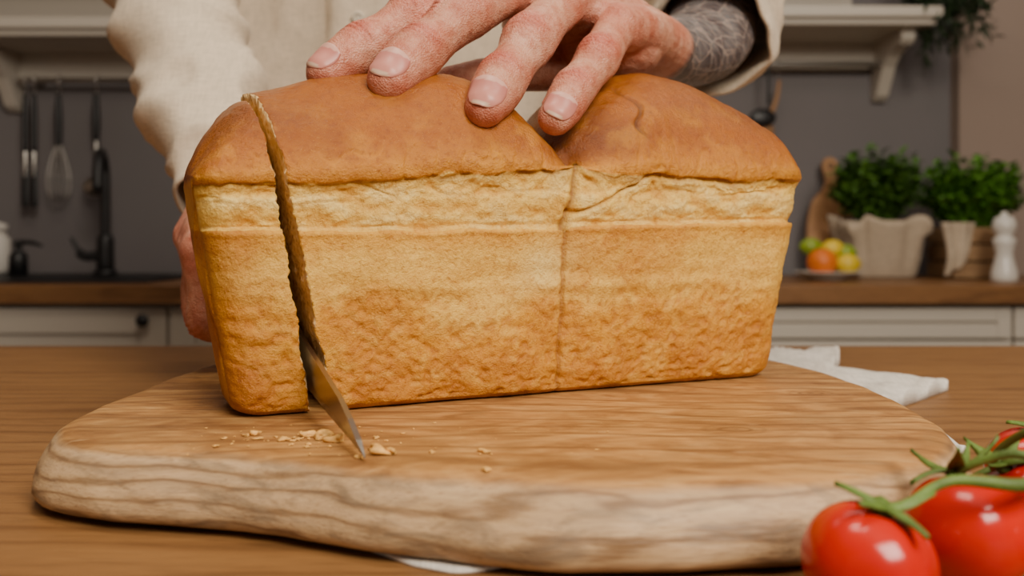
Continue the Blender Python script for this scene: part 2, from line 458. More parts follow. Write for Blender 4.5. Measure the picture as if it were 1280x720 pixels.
    if rim < h < lip+.004 and u > UC:
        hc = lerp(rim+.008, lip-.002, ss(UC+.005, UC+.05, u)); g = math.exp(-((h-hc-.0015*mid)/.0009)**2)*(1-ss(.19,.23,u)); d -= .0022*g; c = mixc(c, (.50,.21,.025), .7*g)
    return d, c
def build_bread(name, u0, u1, rl, rr, shl, shr, off=0, du=.00078, heel=False):
    st = []
    if rl:
        for i in range(19): a = math.radians(90-90*i/18); st.append((u0+rl-rl*math.sin(a), rl*(1-math.cos(a))))
    a0 = u0+(rl or 0); a1 = u1-(rr or 0); n = max(4, int((a1-a0)/du))
    for i in range(n+1):
        if rl and i == 0: continue
        st.append((lerp(a0, a1, i/n), 0))
    if rr:
        for i in range(1, 19): a = math.radians(90*i/18); st.append((u1-rr+rr*math.sin(a), rr*(1-math.cos(a))))
    vc = W/2
    V, C, F, MI = [], [], [], []
    def shift(u, h, v):
        t = max(0, min(1, (u-u0)/(u1-u0)))
        if not heel: s = shl*(1-t)**4+shr*t**3
        else: s = lerp(shl, shr, t)
        hh = h/.105
        if h > .12: hh = .12/.105+(h-.12)/.105*(1 if (heel or t < .5) else -.2)
        r = s*hh
        if not rl: r += .0015*nz(v*90, h*90, 3)*math.exp(-(u-u0)/.004)+.0010*nz(v*400, h*400, 3)*math.exp(-(u-u0)/.002)
        if not rr: r += .0012*nz(v*90, h*90, 8)*math.exp(-(u1-u)/.004)+.0010*nz(v*400, h*400, 9)*math.exp(-(u1-u)/.002)
        return r
    rows = []
    for (u, ins) in st:
        sec, T, lip, rim = section(u)
        row = []
        for i in range(NK):
            v, h = sec[i]
            d, c = surf(u, v, h, T, lip, rim, off)
            p0 = sec[i-1]; p1 = sec[(i+1) % NK]
            tx, ty = p1[0]-p0[0], p1[1]-p0[1]; ln = math.hypot(tx, ty) or 1
            nx, ny = -ty/ln, tx/ln
            if (v-vc)*nx+(h-.08)*ny < 0: nx, ny = -nx, -ny
            if h < .003: d *= .15
            vv = v+nx*d; hh = max(0, h+ny*d)
            f = 1-ins/vc
            vv = vc+(vv-vc)*f
            if heel:
                e = ss(0, 1, (u1-u)/(u1-u0)); vv = vv if vv < .02 else .02+(vv-.02)*(1-.50*e)
            if h < .05: hh += ins*.35*(1-h/.05)
            elif h > lip: hh -= ins*.5*(h-lip)/(T-lip)
            row.append((vv, hh, c))
        rows.append((u, row))
    for (u, row) in rows:
        for (v, h, c) in row:
            uu = u+shift(u, h, v)
            V.append(Vector((O.x+U.x*uu+Vd.x*v, O.y+U.y*uu+Vd.y*v, ZB+h))); C.append(c)
    R = len(rows)
    for j in range(R-1):
        for k in range(NK):
            k2 = (k+1) % NK
            F.append((j*NK+k, (j+1)*NK+k, (j+1)*NK+k2, j*NK+k2)); MI.append(0)
    for end, rr_ in ((0, rl), (R-1, rr)):
        u, row = rows[end]; nr = 22; prev = end*NK
        vm = sum(r[0] for r in row)/NK
        for j in range(1, nr+1):
            f = 1-j/nr if j < nr else .01
            base = len(V)
            for (v, h, c) in row:
                v2 = vm+(v-vm)*f; h2 = .075+(h-.075)*f
                if rr_:
                    dd = nz(u*30+v2*50, v2*60, h2*60)*.0012+(.003*(1-f))*(1 if end else -1)
                    col = mixc(GOLD, BROWN, ss(-.5, .3, nz(v2*40, h2*40, 1)))
                    if h2 > .106: col = mixc(CROWN_L, CROWN, ss(.106, .12, h2))
                    elif h2 > .084: col = mixc(SHRED_D, GOLD, .5)
                else:
                    dd = nz(v2*300, h2*300, u*100)*.0006; col = (.8,.6,.35)
                uu = u+shift(u, h2, v2)+dd
                V.append(Vector((O.x+U.x*uu+Vd.x*v2, O.y+U.y*uu+Vd.y*v2, ZB+h2))); C.append(col)
            for k in range(NK):
                k2 = (k+1) % NK
                q = (prev+k, prev+k2, base+k2, base+k)
                F.append(q if end == 0 else q[::-1]); MI.append(0 if rr_ else 1)
            prev = base
        q = tuple(prev+k for k in range(NK)); F.append(q if end == 0 else q[::-1]); MI.append(0 if rr_ else 1)
    return mk(name, V, F, mats=[M_crust, M_crumb], midx=MI, cols=C)
loaf = build_bread('bread_loaf', 0, L, 0, .018, -.0235, .0145)
slice_ = build_bread('bread_slice', -.0440, -.0105, .014, 0, -.0180, -.0188, .0, .0008, True)

cm = []
def crumb(x, y, r, z=.9302):
    V, F = ellip((x, y, z+r*.30), (r, r*random.uniform(.4, 1), r*.38), 14, 9)
    o = random.random()*50; sc = 1.1/r
    V = [Vector(p)+(Vector(p)-Vector((x, y, z+r*.3)))*nz(p[0]*sc+o, p[1]*sc, p[2]*sc)*1.9 for p in V]
    V = [Vector((p.x, p.y, max(p.z, z))) for p in V]
    cm.append((V, F))
for i in range(60):
    x = random.gauss(-.078, .016); y = random.gauss(.350, .010)
    crumb(x, max(y, .332), random.choice([.0003,.0004,.0005,.0006,.0009]))
for i in range(50): crumb(random.uniform(-.13, .06), random.uniform(.325, .385), random.choice([.0002,.0003,.0005]))
for x, y, r in [(-.0485,.330,.0034),(-.044,.328,.0024),(-.052,.334,.0018),(-.0085,.303,.0022),(-.010,.331,.0018),(-.076,.353,.0034),(-.083,.357,.0026),(-.104,.360,.0024),(-.108,.358,.0016),(-.069,.347,.0030),(-.030,.33,.0010),(-.056,.322,.0013),(-.090,.350,.0018)]: crumb(x, y, r)
v, f = merge(cm)
mk('bread_crumbs', v, f, plain('crumb_bits', (.74,.40,.10), .7, var=.35, scale=300, bump=.001, bscale=900))

# ---------------------------------------------------------------- knife
knife = empty('bread_knife')
KT = Vector((-.0530, .3170, .9312)); KA = Vector((-.402, .906, .135)).normalized()
KS = Vector((.906, .402, 0)).normalized()
KU = KS.cross(KA).normalized(); KU = KU if KU.z > 0 else -KU
KL = (KU-KS*.10).normalized()
def kp(s, w, o): return KT+KA*s+KL*w+KS*o
V, F = [], []
prof = [(0,.0,.0008),(.008,-.0004,.0045),(.02,-.0010,.0085),(.035,-.002,.0120),(.06,-.004,.0140),(.10,-.006,.017),(.15,-.006,.022),(.195,0,.028)]
for s, lo, hi in prof:
    th = .0011 if s > 0 else .0003
    V += [kp(s, lo, 0), kp(s, lerp(lo, hi, .25), th*.6), kp(s, hi, th), kp(s, hi, -th), kp(s, lerp(lo, hi, .25), -th*.6)]
for j in range(len(prof)-1):
    for k in range(5):
        k2 = (k+1) % 5; F.append((j*5+k, j*5+k2, (j+1)*5+k2, (j+1)*5+k))
F.append((4,3,2,1,0)); n = (len(prof)-1)*5; F.append((n, n+1, n+2, n+3, n+4))
V = [Vector((p.x, p.y, max(p.z, .9306))) for p in V]
mk('blade', V, F, M_steel, knife, smooth=False)
hv, hf = tube([kp(.193,.018,0), kp(.21,.018,0), kp(.25,.017,0), kp(.30,.018,0), kp(.335,.014,0)], [.009,.0125,.0125,.014,.012], 5, 18, 'round', 1.0)
mk('handle', hv, hf, M_black, knife)

# ---------------------------------------------------------------- person
person = empty('person')
SK = (.61,.305,.200); SKR = (.56,.140,.098); SKP = (.74,.45,.33)
def remeshed(parts, voxel=.0013, smooth=5):
    V, F = merge(parts)
    o = mk('tmp', V, F)
    m = o.modifiers.new('r', 'REMESH'); m.mode = 'VOXEL'; m.voxel_size = voxel
    s = o.modifiers.new('s', 'SMOOTH'); s.factor = .5; s.iterations = smooth
    dg = bpy.context.evaluated_depsgraph_get(); dg.update()
    me = bpy.data.meshes.new_from_object(o.evaluated_get(dg))
    VV = [v.co.copy() for v in me.vertices]; NN = [v.normal.copy() for v in me.vertices]; FF = [tuple(p.vertices) for p in me.polygons]
    bpy.data.objects.remove(o); bpy.data.meshes.remove(me)
    return VV, NN, FF
def finger_parts(j, rs):
    M, P, D, T = [Vector(x) for x in j]
    a = [M, M.lerp(P, .5), P, P.lerp(D, .5), D, D.lerp(T, .55), T]
    k = rs
    r = [k*1.15, k*.98, k*1.10, k*.95, k*1.02, k*1.0, k*.84]
    return tube(a, r, 5, 20)
def build_hand(name, fingers, thumb, palm, arm, rs, tattoo_from, tattoo_dir, dorsal, nails, tat=True, vox=.0010):
    parts = []
    for j, r in zip(fingers, rs): parts.append(finger_parts(j, r))
    parts.append(tube([Vector(p) for p in thumb], [.017,.0135,.0118,.0125,.0095] if len(thumb) == 5 else [.016,.0125,.012,.010], 5, 20))
    parts += palm
    parts.append(tube([a[0] for a in arm], [a[1] for a in arm], 6, 28, 'round', .82, dorsal))
    VV, NN, FF = remeshed(parts, vox, 6)
    joints = []
    for j in fingers:
        M, P, D, T = [Vector(x) for x in j]
        joints += [(P, (D-M).normalized(), .010), (D, (T-P).normalized(), .0065)]
    dn = Vector(dorsal).normalized()
    out, cols = [], []
    tf = Vector(tattoo_from); td = Vector(tattoo_dir).normalized()
    for p, n in zip(VV, NN):
        d = 0; red = 0; dark = 0
        for J, ax, rad in joints:
            r = p-J
            if r.length < .024:
                s = r.dot(ax); dor = max(0, n.dot(dn))
                env = math.exp(-(s/rad)**2)*dor
                ph = s/.0032*2*math.pi+2.4*nz(p.x*120, p.y*120, p.z*120)
                groove = max(0, math.cos(ph))**3
                d -= .0013*env*groove
                dark += .50*env*groove
                d += .0012*math.exp(-(s/(rad*1.1))**2)*dor
                red += .80*env
        for j in fingers:
            T = Vector(j[3]); g = math.exp(-((p-T).length/.013)**2); red += .7*g
            M = Vector(j[0]); red += .4*math.exp(-((p-M).length/.017)**2)
        d += .0009*nz(p.x*45, p.y*45, p.z*45)+.00025*nz(p.x*220, p.y*220, p.z*220)
        c = mixc(SK, SKR, min(1, red*.9)); c = mixc(c, SKP, .50*ss(0, .5, nz(p.x*40, p.y*40, p.z*40)))
        c = mixc(c, (.36,.11,.065), min(.6, dark))
        al = 1-(ss(0, .012, (p-tf).dot(td)+.004*nz(p.x*80, p.y*80, p.z*80))*.93 if tat else 0)
        out.append(p+n*d); cols.append((*c, al))
    h = mk(name, out, FF, M_skin, person, cols=cols)
    bv = BVHTree.FromPolygons(out, FF)
    for i, (j, nd, wd, ln) in enumerate(nails):
        D, T = Vector(j[2]), Vector(j[3])
        t = (T-D).normalized(); n = Vector(nd); n = (n-n.dot(t)*t).normalized(); b = t.cross(n)
        c0 = T-t*.0005
        NV, NC, NF = [], [], []; G = 23
        for a in range(G):
            for q in range(G):
                x = -1+2*a/(G-1); y = -1+2*q/(G-1)
                x2 = x*math.sqrt(max(0, 1-y*y*.40)); y2 = y*math.sqrt(max(0, 1-x*x*.40))
                ang = x2*math.radians(62)*wd
                l = y2*ln/2
                dirv = n*math.cos(ang)+b*math.sin(ang)
                st = c0+t*l
                hit = bv.ray_cast(st+dirv*.017, -dirv, .017)[0]
                rmin = .0080*(1-.12*max(0, y))
                dist = (hit-st).length if hit else rmin
                dist = max(dist, rmin)
                e = max(abs(x), abs(y))
                lift = .0006 if e < .95 else (-.0003 if y < .9 else .0002)
                NV.append(st+dirv*(dist+lift))
                col = mixc((.47,.165,.135), (.58,.24,.19), ss(-1, .6, y))
                if y2 > .80-.06*(1-x*x): col = (.66,.46,.33)
                if y2 < -.52-.25*x*x: col = (.62,.33,.26)
                if e > .99: col = (.28,.07,.045)
                NC.append(col)
        for a in range(G-1):
            for q in range(G-1): NF.append((a*G+q, (a+1)*G+q, (a+1)*G+q+1, a*G+q+1))
        mk(name+'_nail_%d' % (i+1), NV, NF, M_nail, person, cols=NC)
    return h

# hand steadying the loaf (his left)
fI = [(-.020,.507,1.160),(-.0520,.474,1.1310),(-.0770,.456,1.1100),(-.0935,.443,1.0945)]
fM = [(.0055,.507,1.156),(-.0255,.471,1.1310),(-.0460,.449,1.1065),(-.0600,.430,1.0885)]
fR = [(.0310,.505,1.148),(.0090,.469,1.1155),(-.0045,.447,1.0920),(-.0132,.430,1.0750)]
fP = [(.0610,.512,1.134),(.0475,.483,1.1095),(.0330,.464,1.0890),(.0228,.450,1.0725)]
WR = Vector((.098,.600,1.142))
palmL = []
for f_, r in ((fI,.0145),(fM,.0150),(fR,.0148),(fP,.0140)):
    m = Vector(f_[0]); w = WR+(m-Vector((.02,.507,1.148)))*.35+Vector((-.006,-.01,.002))
    palmL.append(tube([m, m.lerp(w, .5)+Vector((0,0,.003)), w], [r, r*1.15, r*1.2], 5, 20))
palmL.append(ellip((.035,.545,1.143), (.042,.045,.016), 24, 12))
palmL.append(ellip((.060,.560,1.130), (.035,.040,.022), 24, 12))
thumbL = [(.060,.575,1.128),(.028,.556,1.118),(.000,.540,1.112),(-.020,.528,1.106),(-.036,.518,1.103)]
armL = [(WR+Vector((-.012,-.014,0)),.0275),(WR+Vector((.004,.01,.0)),.0285),(Vector((.125,.645,1.148)),.031),(Vector((.150,.69,1.165)),.036),(Vector((.170,.745,1.20)),.038)]
dl = Vector((-.15,-.55,.82))
build_hand('left_hand', [fI, fM, fR, fP], thumbL, palmL, armL, [.0124,.0132,.0130,.0113], (.090,.600,1.14), (.72,.62,.1), dl,
           [(fI, (-.30,-.70,.62), .92, .0165), (fM, (-.12,-.80,.58), .95, .0182), (fR, (-.03,-.84,.52), .95, .0182), (fP, (.10,-.82,.52), .92, .0155)])

# hand gripping the knife (his right)
HC = kp(.290, .018, 0); Lf = -KS
def hp(o, th, R): 
    th = math.radians(th); return HC+KA*o+(Lf*math.cos(th)-KU*math.sin(th))*R
fr = []
for i, o in enumerate((-.034, -.012, .010, .031)):
    fr.append([hp(o+.004, -30, .040), hp(o-.002, 38, .038), hp(o, 105, .026), hp(o+.001, 180, .0235)])
WR2 = Vector((-.215,.668,1.035))
palmR = []
for f_ in fr: palmR.append(tube([f_[0], Vector(f_[0]).lerp(WR2, .5)+Vector((-.002,0,.004)), WR2], [.0125,.016,.018], 5, 18))
palmR.append(ellip(HC+Lf*.022+KU*.022+KA*.005, (.02,.036,.028), 20, 12))
thumbR = [tuple(WR2.lerp(HC, .25)+KU*.012), tuple(hp(.02, -95, .033)), tuple(hp(-.01, -110, .027)), tuple(hp(-.035, -120, .025))]
armR = [(WR2+Vector((.003,-.01,-.012)),.025),(WR2,.026),(Vector((-.226,.69,1.068)),.027),(Vector((-.240,.708,1.098)),.027)]
build_hand('right_hand', fr, thumbR, palmR, armR, [.0104,.0107,.0104,.0093], WR2+Vector((0,0,.005)), (-.2,.3,.9), Lf-KU*.2, [], True, .0014)

# shirt
TC = -.152
tz = [(.78,1.09,.165,.105),(.90,1.085,.170,.110),(1.0,1.065,.178,.115),(1.1,1.035,.19,.120),(1.2,1.01,.200,.125),(1.3,.99,.208,.128),(1.38,.985,.208,.120),(1.44,.985,.185,.100),(1.48,.985,.12,.075),(1.50,.985,.068,.062)]
def fold(p):
    a = nz(p.x*9+p.z*3, p.y*5, p.z*4)*.014
    b = (1-abs(nz(p.x*16-p.z*6, p.y*6, p.z*5+4))*2)**2*.012
    return a+b+nz(p.x*60, p.y*60, p.z*40)*.0012
def torso_pt(t, a, off=0):
    zc, yc, wx, wy = t
    ca, sa = math.cos(a), math.sin(a); e = .82
    x = TC+wx*math.copysign(abs(ca)**e, ca); y = yc+wy*math.copysign(abs(sa)**e, sa)
    p = Vector((x, y, zc)); d = fold(p)+off
    n = Vector((ca/wx, sa/wy, 0)).normalized()
    return p+n*d
tzs = catmull([Vector(t) for t in tz], 14)
V, F = [], []; SG = 160
for t in tzs:
    for k in range(SG): V.append(torso_pt(t, 2*math.pi*k/SG))
for j in range(len(tzs)-1):
    for k in range(SG): k2 = (k+1) % SG; F.append((j*SG+k, j*SG+k2, (j+1)*SG+k2, (j+1)*SG+k))
F.append(tuple(range(SG-1, -1, -1)))
mk('shirt_torso', V, F, M_shirt, person)
V, F = [], []; n = 8
for t in tzs[:-16]:
    for k in range(n+1):
        a = -math.pi/2+lerp(-.12, .12, k/n); V.append(torso_pt(t, a, .0032 if 0 < k < n else -.0005))
for j in range(len(tzs)-17):
    for k in range(n): F.append((j*(n+1)+k, j*(n+1)+k+1, (j+1)*(n+1)+k+1, (j+1)*(n+1)+k))
mk('shirt_placket', V, F, M_shirt, person)
bt = []
for z in (.96, 1.05, 1.14, 1.232, 1.32, 1.41):
    t = min(tzs, key=lambda q: abs(q[0]-z)); p = torso_pt(t, -math.pi/2, .0040)
    bt.append(tube([p+Vector((0,.001,0)), p+Vector((0,-.0015,0))], [.0065,.0065], 2, 20, 'flat'))
    bt.append(tube([p+Vector((.0045*math.cos(q), -.0022, .0045*math.sin(q))) for q in [i*math.pi/6 for i in range(13)]], [.0011]*13, 1, 8, 'flat'))
v, f = merge(bt); mk('shirt_buttons', v, f, plain('button', (.55,.48,.38), .35), person)
def sdisp(amp):
    def g(p, a, t):
        return amp*(nz(p.x*14, p.y*14, p.z*22)*1.2+(1-abs(nz(p.x*20+3, p.y*12, p.z*26))*2)**2*.9)
    return g
def sleeve(name, pts, rad, cuff_dir):
    V, F = tube(pts, rad, 14, 56, None, 1.0, (0,0,1), sdisp(.008))
    sg = 56; last = len(V)-sg; c = sum(V[last:], Vector())/sg; d = Vector(cuff_dir).normalized()
    for sc, back in ((.98, -.002), (.93, -.0015), (.90, .004), (.88, .05)):
        b = len(V)
        for k in range(sg): V.append(c+(V[last+k]-c)*sc-d*back)
        for k in range(sg): k2 = (k+1) % sg; F.append((b-sg+k, b-sg+k2, b+k2, b+k))
    return mk(name, V, F, M_shirt, person)
sleeve('shirt_sleeve_left', [(.0,.985,1.42),(.055,.965,1.40),(.13,.90,1.32),(.180,.835,1.262),(.178,.775,1.225),(.166,.728,1.192),(.156,.700,1.170)],
       [.07,.082,.070,.062,.056,.051,.047], (-.35,-.8,-.5))
sleeve('shirt_sleeve_right', [(-.30,.985,1.42),(-.350,.965,1.40),(-.345,.88,1.32),(-.312,.80,1.245),(-.278,.752,1.17),(-.242,.710,1.10),(-.220,.683,1.050)],
       [.07,.080,.066,.053,.048,.044,.040], (.3,-.4,-.8))
V, F = tube([(-.152,.985,1.485),(-.152,.978,1.53)], [.068,.060], 4, 40, None, 1.0, (0,1,0)); mk('shirt_collar', V, F, M_shirt, person)
hd = [ellip((-.152,.925,1.71), (.074,.092,.092)), ellip((-.152,.895,1.655), (.056,.066,.070)), ellip((-.152,.872,1.615), (.034,.034,.026)),
      tube([(-.152,1.0,1.46),(-.152,.97,1.54),(-.152,.94,1.62)], [.060,.055,.056], 6, 28),
      tube([(-.152,.838,1.70),(-.152,.820,1.672),(-.152,.828,1.664)], [.009,.012,.011], 5, 14),
      ellip((-.227,.93,1.69), (.010,.018,.030)), ellip((-.077,.93,1.69), (.010,.018,.030)),
      ellip((-.152,.836,1.638), (.024,.009,.006)), ellip((-.152,.838,1.629), (.021,.009,.007)),
      ellip((-.180,.846,1.712), (.020,.010,.006)), ellip((-.124,.846,1.712), (.020,.010,.006))]
VV, NN, FF = remeshed(hd, .003, 3)
mk('head', VV, FF, M_skin, person, cols=[(*SK, 1)]*len(VV))
v, f = merge([ellip((-.152,.945,1.735), (.082,.094,.088)), ellip((-.152,.965,1.68), (.078,.075,.075))]); VV, NN, FF = remeshed([(v, f)], .004, 2)
mk('hair', VV, FF, M_hair, person)
v, f = merge([ellip((-.178,.850,1.695), (.011,.010,.009)), ellip((-.126,.850,1.695), (.011,.010,.009))]); mk('eyes', v, f, M_ceramic, person)
v, f = merge([ellip((-.178,.842,1.695), (.004,.003,.004)), ellip((-.126,.842,1.695), (.004,.003,.004))]); mk('pupils', v, f, M_black, person)
v, f = merge([tube([(-.152+s*.08,1.09,.86),(-.152+s*.09,1.09,.50),(-.152+s*.10,1.10,.09)], [.095,.072,.055], 8, 28) for s in (-1, 1)]+[ellip((-.152,1.09,.86), (.165,.11,.10))])
mk('trousers', v, f, M_pants, person)
v, f = merge([ellip((-.152+s*.10,1.05,.045), (.047,.13,.045)) for s in (-1, 1)]); mk('shoes', v, f, M_shoe, person)

# ---------------------------------------------------------------- tomatoes on the vine
def tomato_mat():
    k = NT('tomato_skin', .18, .4)
    n = k.noise(k.co, 25, 3)
    k.base(k.ramp(n, [(.3, (.45,.004,.001)), (.7, (.62,.014,.002))]))
    return k.m
M_tom = tomato_mat(); M_vine = plain('tomato_vine_green', (.10,.17,.025), .55, var=.35, scale=120, bump=.0004, bscale=900)
toms = empty('tomatoes_on_vine')
def tomato(i, x, y, r, ax, z=None):
    z = .90+r*.93 if z is None else z
    A = Vector(ax).normalized(); q = A.to_track_quat('Z', 'Y').to_matrix()
    V, F = [], []; n = 40; m = 28
    for j in range(m+1):
        th = math.pi*j/m
        for k in range(n):
            a = 2*math.pi*k/n
            rr = r*(1+.018*math.cos(5*a)*math.sin(th))
            zz = math.cos(th)*.93-.16*math.exp(-(th/.28)**2)
            V.append(q @ Vector((rr*math.sin(th)*math.cos(a), rr*math.sin(th)*math.sin(a), r*zz))+Vector((x, y, z)))
    for j in range(m):
        for k in range(n): k2 = (k+1) % n; F.append((j*n+k, (j+1)*n+k, (j+1)*n+k2, j*n+k2))
    mk('tomato_%d' % i, V, F, M_tom, toms)
    C = Vector((x, y, z))+A*r*.80
    parts = [ellip(C+A*.0006, (.003,.003,.002), 12, 8)]
    ns = 5
    for s in range(ns):
        a = 2*math.pi*s/ns+.4+i; d = q @ Vector((math.cos(a), math.sin(a), 0)); b = A.cross(d)
        ln = r*random.uniform(.70, .90); cur = random.uniform(-.25, .45); V2, F2 = [], []
        for k in range(9):
            t = k/8; wv = .0026*math.sin(math.pi*min(1, t*.8+.18))*(1-t**3)+.0001
            c = C+d*ln*t+A*(.0022+r*(cur*t*t*1.1+.07*t+.02*math.sin(t*3)))
            V2 += [c-b*wv-A*.0004, c+A*.0006, c+b*wv-A*.0004]
        for k in range(8):
            o = k*3; F2 += [(o, o+1, o+4, o+3), (o+1, o+2, o+5, o+4)]
        parts.append((V2, F2))
    v, f = merge(parts); o = mk('calyx_%d' % i, v, f, M_vine, toms)
    so = o.modifiers.new('s', 'SOLIDIFY'); so.thickness = .0006
    return C
c1 = tomato(1, .1020, .2520, .0187, (.22, -.10, .95))
c2 = tomato(2, .1440, .2785, .0196, (-.05, .35, .93))
c3 = tomato(3, .1825, .3100, .0180, (-.55, .1, .82))
c4 = tomato(4, .2120, .3590, .0178, (.25, -.2, .93))
c5 = tomato(5, .1980, .2550, .0190, (-.5, .2, .85))
hub = Vector((.165, .268, .939))
v, f = merge([tube([c1, c1+Vector((.008,.0,.0035)), (.128,.256,.9400), (.148,.255,.939), hub, (.190,.285,.945), (.215,.32,.948), (.225,.35,.946), c4+Vector((.004,0,.004)), c4], [.0016,.0014,.0016,.0020,.0023,.0020,.0016,.0015,.0014,.0014], 6, 10),
              tube([c2, c2+Vector((.002,-.004,.005)), (.156,.272,.9440), hub], [.0014,.0014,.0015,.0017], 6, 10),
              tube([c3, c3+Vector((-.003,.0,.006)), (.172,.290,.947), (.19,.285,.945)], [.0014,.0014,.0015,.0018], 6, 10),
              tube([c5, c5+Vector((-.004,.0,.005)), (.178,.264,.940), hub], [.0014,.0014,.0015,.0018], 6, 10),
              ellip(hub, (.0032,.0030,.0028), 12, 8)])
mk('vine_stem', v, f, M_vine, toms)

# ---------------------------------------------------------------- room
box('floor', -2.6, 2.6, -2.0, 2.5, -.05, 0, M_floor, None, 0)
box('wall_back', -2.6, 1.22, 2.45, 2.55, 0, 2.6, M_wall, None, 0)
box('wall_pier', 1.22, 2.6, 2.40, 2.55, 0, 2.6, M_pier, None, 0)
box('wall_left', -2.7, -2.6, -2.0, 2.55, 0, 2.6, M_pier, None, 0)
box('wall_right', 2.6, 2.7, -2.0, 2.55, 0, 2.6, M_pier, None, 0)
box('ceiling', -2.7, 2.7, -2.0, 2.55, 2.6, 2.65, M_ceil, None, 0)

base = empty('kitchen_base_cabinets')
box('worktop', -2.58, 2.58, 1.85, 2.395, .875, .915, M_counter, base, .003)
box('carcass', -2.55, 2.55, 1.90, 2.39, .10, .873, M_white, base, 0)
box('plinth', -2.55, 2.55, 1.95, 2.39, 0, .10, M_black, base, 0)
def door(i, x0, x1, z0, z1, knob=None):
    y = 1.88; fr_ = .055 if z1-z0 > .2 else .03
    box('door_panel_%d' % i, x0+fr_*.8, x1-fr_*.8, y+.008, y+.018, z0+fr_*.8, z1-fr_*.8, M_white, base, .001)
    box('stile_l_%d' % i, x0, x0+fr_, y-.002, y+.018, z0, z1, M_white, base, .002)
    box('stile_r_%d' % i, x1-fr_, x1, y-.002, y+.018, z0, z1, M_white, base, .002)
    box('rail_t_%d' % i, x0+fr_, x1-fr_, y-.002, y+.018, z1-fr_, z1, M_white, base, .002)
    box('rail_b_%d' % i, x0+fr_, x1-fr_, y-.002, y+.018, z0, z0+fr_, M_white, base, .002)
    if knob:
        v, f = merge([tube([(knob[0], y, knob[1]), (knob[0], y-.02, knob[1])], [.005,.005], 2, 12, 'flat'), ellip((knob[0], y-.025, knob[1]), (.014,.009,.014), 16, 10)])
        mk('knob_%d' % i, v, f, M_black, base)
dx = [-2.53,-1.94,-1.34,-.735,-.13,.47,1.07,1.67,2.27]
for i, (a, b) in enumerate(zip(dx, dx[1:])):
    if i < 4: door(i, a+.003, b-.003, .12, .865, (b-.045, .84))
    else:
        door(i, a+.003, b-.003, .80, .866); door(i+10, a+.003, b-.003, .46, .794); door(i+20, a+.003, b-.003, .12, .454)

def shelf(name, x0, x1, zt, corb, rail):
    e = empty(name)
    box('shelf_board', x0, x1, 2.19, 2.448, zt, zt+.028, M_white, e, .004)
    box('shelf_trim', x0+.01, x1-.01, 2.205, 2.448, zt-.016, zt, M_white, e, .004)
    box('wall_rail', x0+.02, x1-.03, 2.425, 2.449, zt-.085, zt-.016, M_white, e, .003)
    for i, cx in enumerate(corb):
        pr = [(2.448,0),(2.25,0),(2.25,-.025),(2.265,-.036),(2.30,-.04),(2.335,-.052),(2.365,-.075),(2.385,-.105),(2.395,-.12),(2.41,-.145),(2.43,-.158),(2.448,-.158)]
        V = [(cx-.018, y, zt-.016+z) for y, z in pr]+[(cx+.018, y, zt-.016+z) for y, z in pr]; n = len(pr)
        F = [tuple(range(n)), tuple(range(2*n-1, n-1, -1))]+[(k, n+k, n+(k+1) % n, (k+1) % n) for k in range(n)]
        o = mk('corbel_%d' % i, V, F, M_white, e, smooth=False); b = o.modifiers.new('b', 'BEVEL'); b.width = .003
    rz, ra, rb = rail
    v, f = merge([tube([(ra, 2.385, rz), (rb, 2.385, rz)], [.007,.007], 2, 14)]+[tube([(q, 2.385, rz), (q, 2.449, rz)], [.006,.009], 2, 12) for q in (ra+.03, rb-.03)])
    mk('hanging_rail', v, f, M_chrome, e)
    box('upper_cabinet', x0+.02, x1-.14, 2.22, 2.448, zt+.17, 2.4, M_white, e, .004)
    box('upper_back', x0+.02, x1-.14, 2.42, 2.448, zt+.028, zt+.17, M_white, e, .002)
    return e
shelf('wall_shelf', .10, 1.075, 1.566, [1.015, .2], (1.487, .45, 1.02))
shelf('wall_shelf', -2.3, -.60, 1.538, [-1.375, -.70], (1.443, -1.335, -.72))

def hook(x, rz, drop=.03):
    return tube([(x, 2.385, rz+.010), (x, 2.373, rz+.006), (x, 2.372, rz-.01), (x, 2.378, rz-drop), (x, 2.372, rz-drop-.008)], [.0018]*5, 4, 8)
def utensil(name, parts): 
    e = empty(name)
    for nm, g, m in parts: mk(nm, g[0], g[1], m, e)
rz = 1.443; y = 2.372
for x in (-1.312, -1.288):
    g = merge([tube([(x, y, rz-.045), (x, y, rz-.10), (x, y, rz-.19)], [.006,.008,.008], 4, 12), tube([(x, y, rz-.25), (x, y, rz-.335)], [.010,.011], 3, 12, 'round', .5, (0,1,0))])
    utensil('serving_tongs', [('grips', g, M_black), ('shaft', tube([(x, y, rz-.19), (x, y, rz-.26)], [.006,.006], 2, 10), M_chrome), ('hook', hook(x, rz), M_chrome)])
x = -1.222
wires = []
for k in range(6):
    a = k*math.pi/6; dxx, dyy = math.cos(a), math.sin(a)
    wires.append(tube([(x+dxx*r_*s, y+dyy*r_*s, rz-z_) for r_, z_, s in [(.004,.17,1),(.020,.22,1),(.030,.27,1),(.024,.31,1),(.0,.33,1),(.024,.31,-1),(.030,.27,-1),(.020,.22,-1),(.004,.17,-1)]], [.0011]*9, 4, 6))
utensil('whisk', [('wires', merge(wires), M_chrome), ('handle', tube([(x, y, rz-.045), (x, y, rz-.10), (x, y, rz-.18)], [.006,.010,.008], 4, 12), M_black), ('hook', hook(x, rz), M_chrome)])
x = -1.121
utensil('ladle', [('handle', tube([(x, y, rz-.045), (x, y, rz-.11), (x, y, rz-.16)], [.007,.011,.008], 4, 12), M_black), ('shaft', tube([(x, y, rz-.16), (x, y, rz-.26)], [.004,.005], 2, 10), M_chrome),
                  ('bowl', ellip((x, y-.005, rz-.29), (.035,.022,.028)), M_chrome), ('hook', hook(x, rz), M_chrome)])
rz = 1.487; x = .700
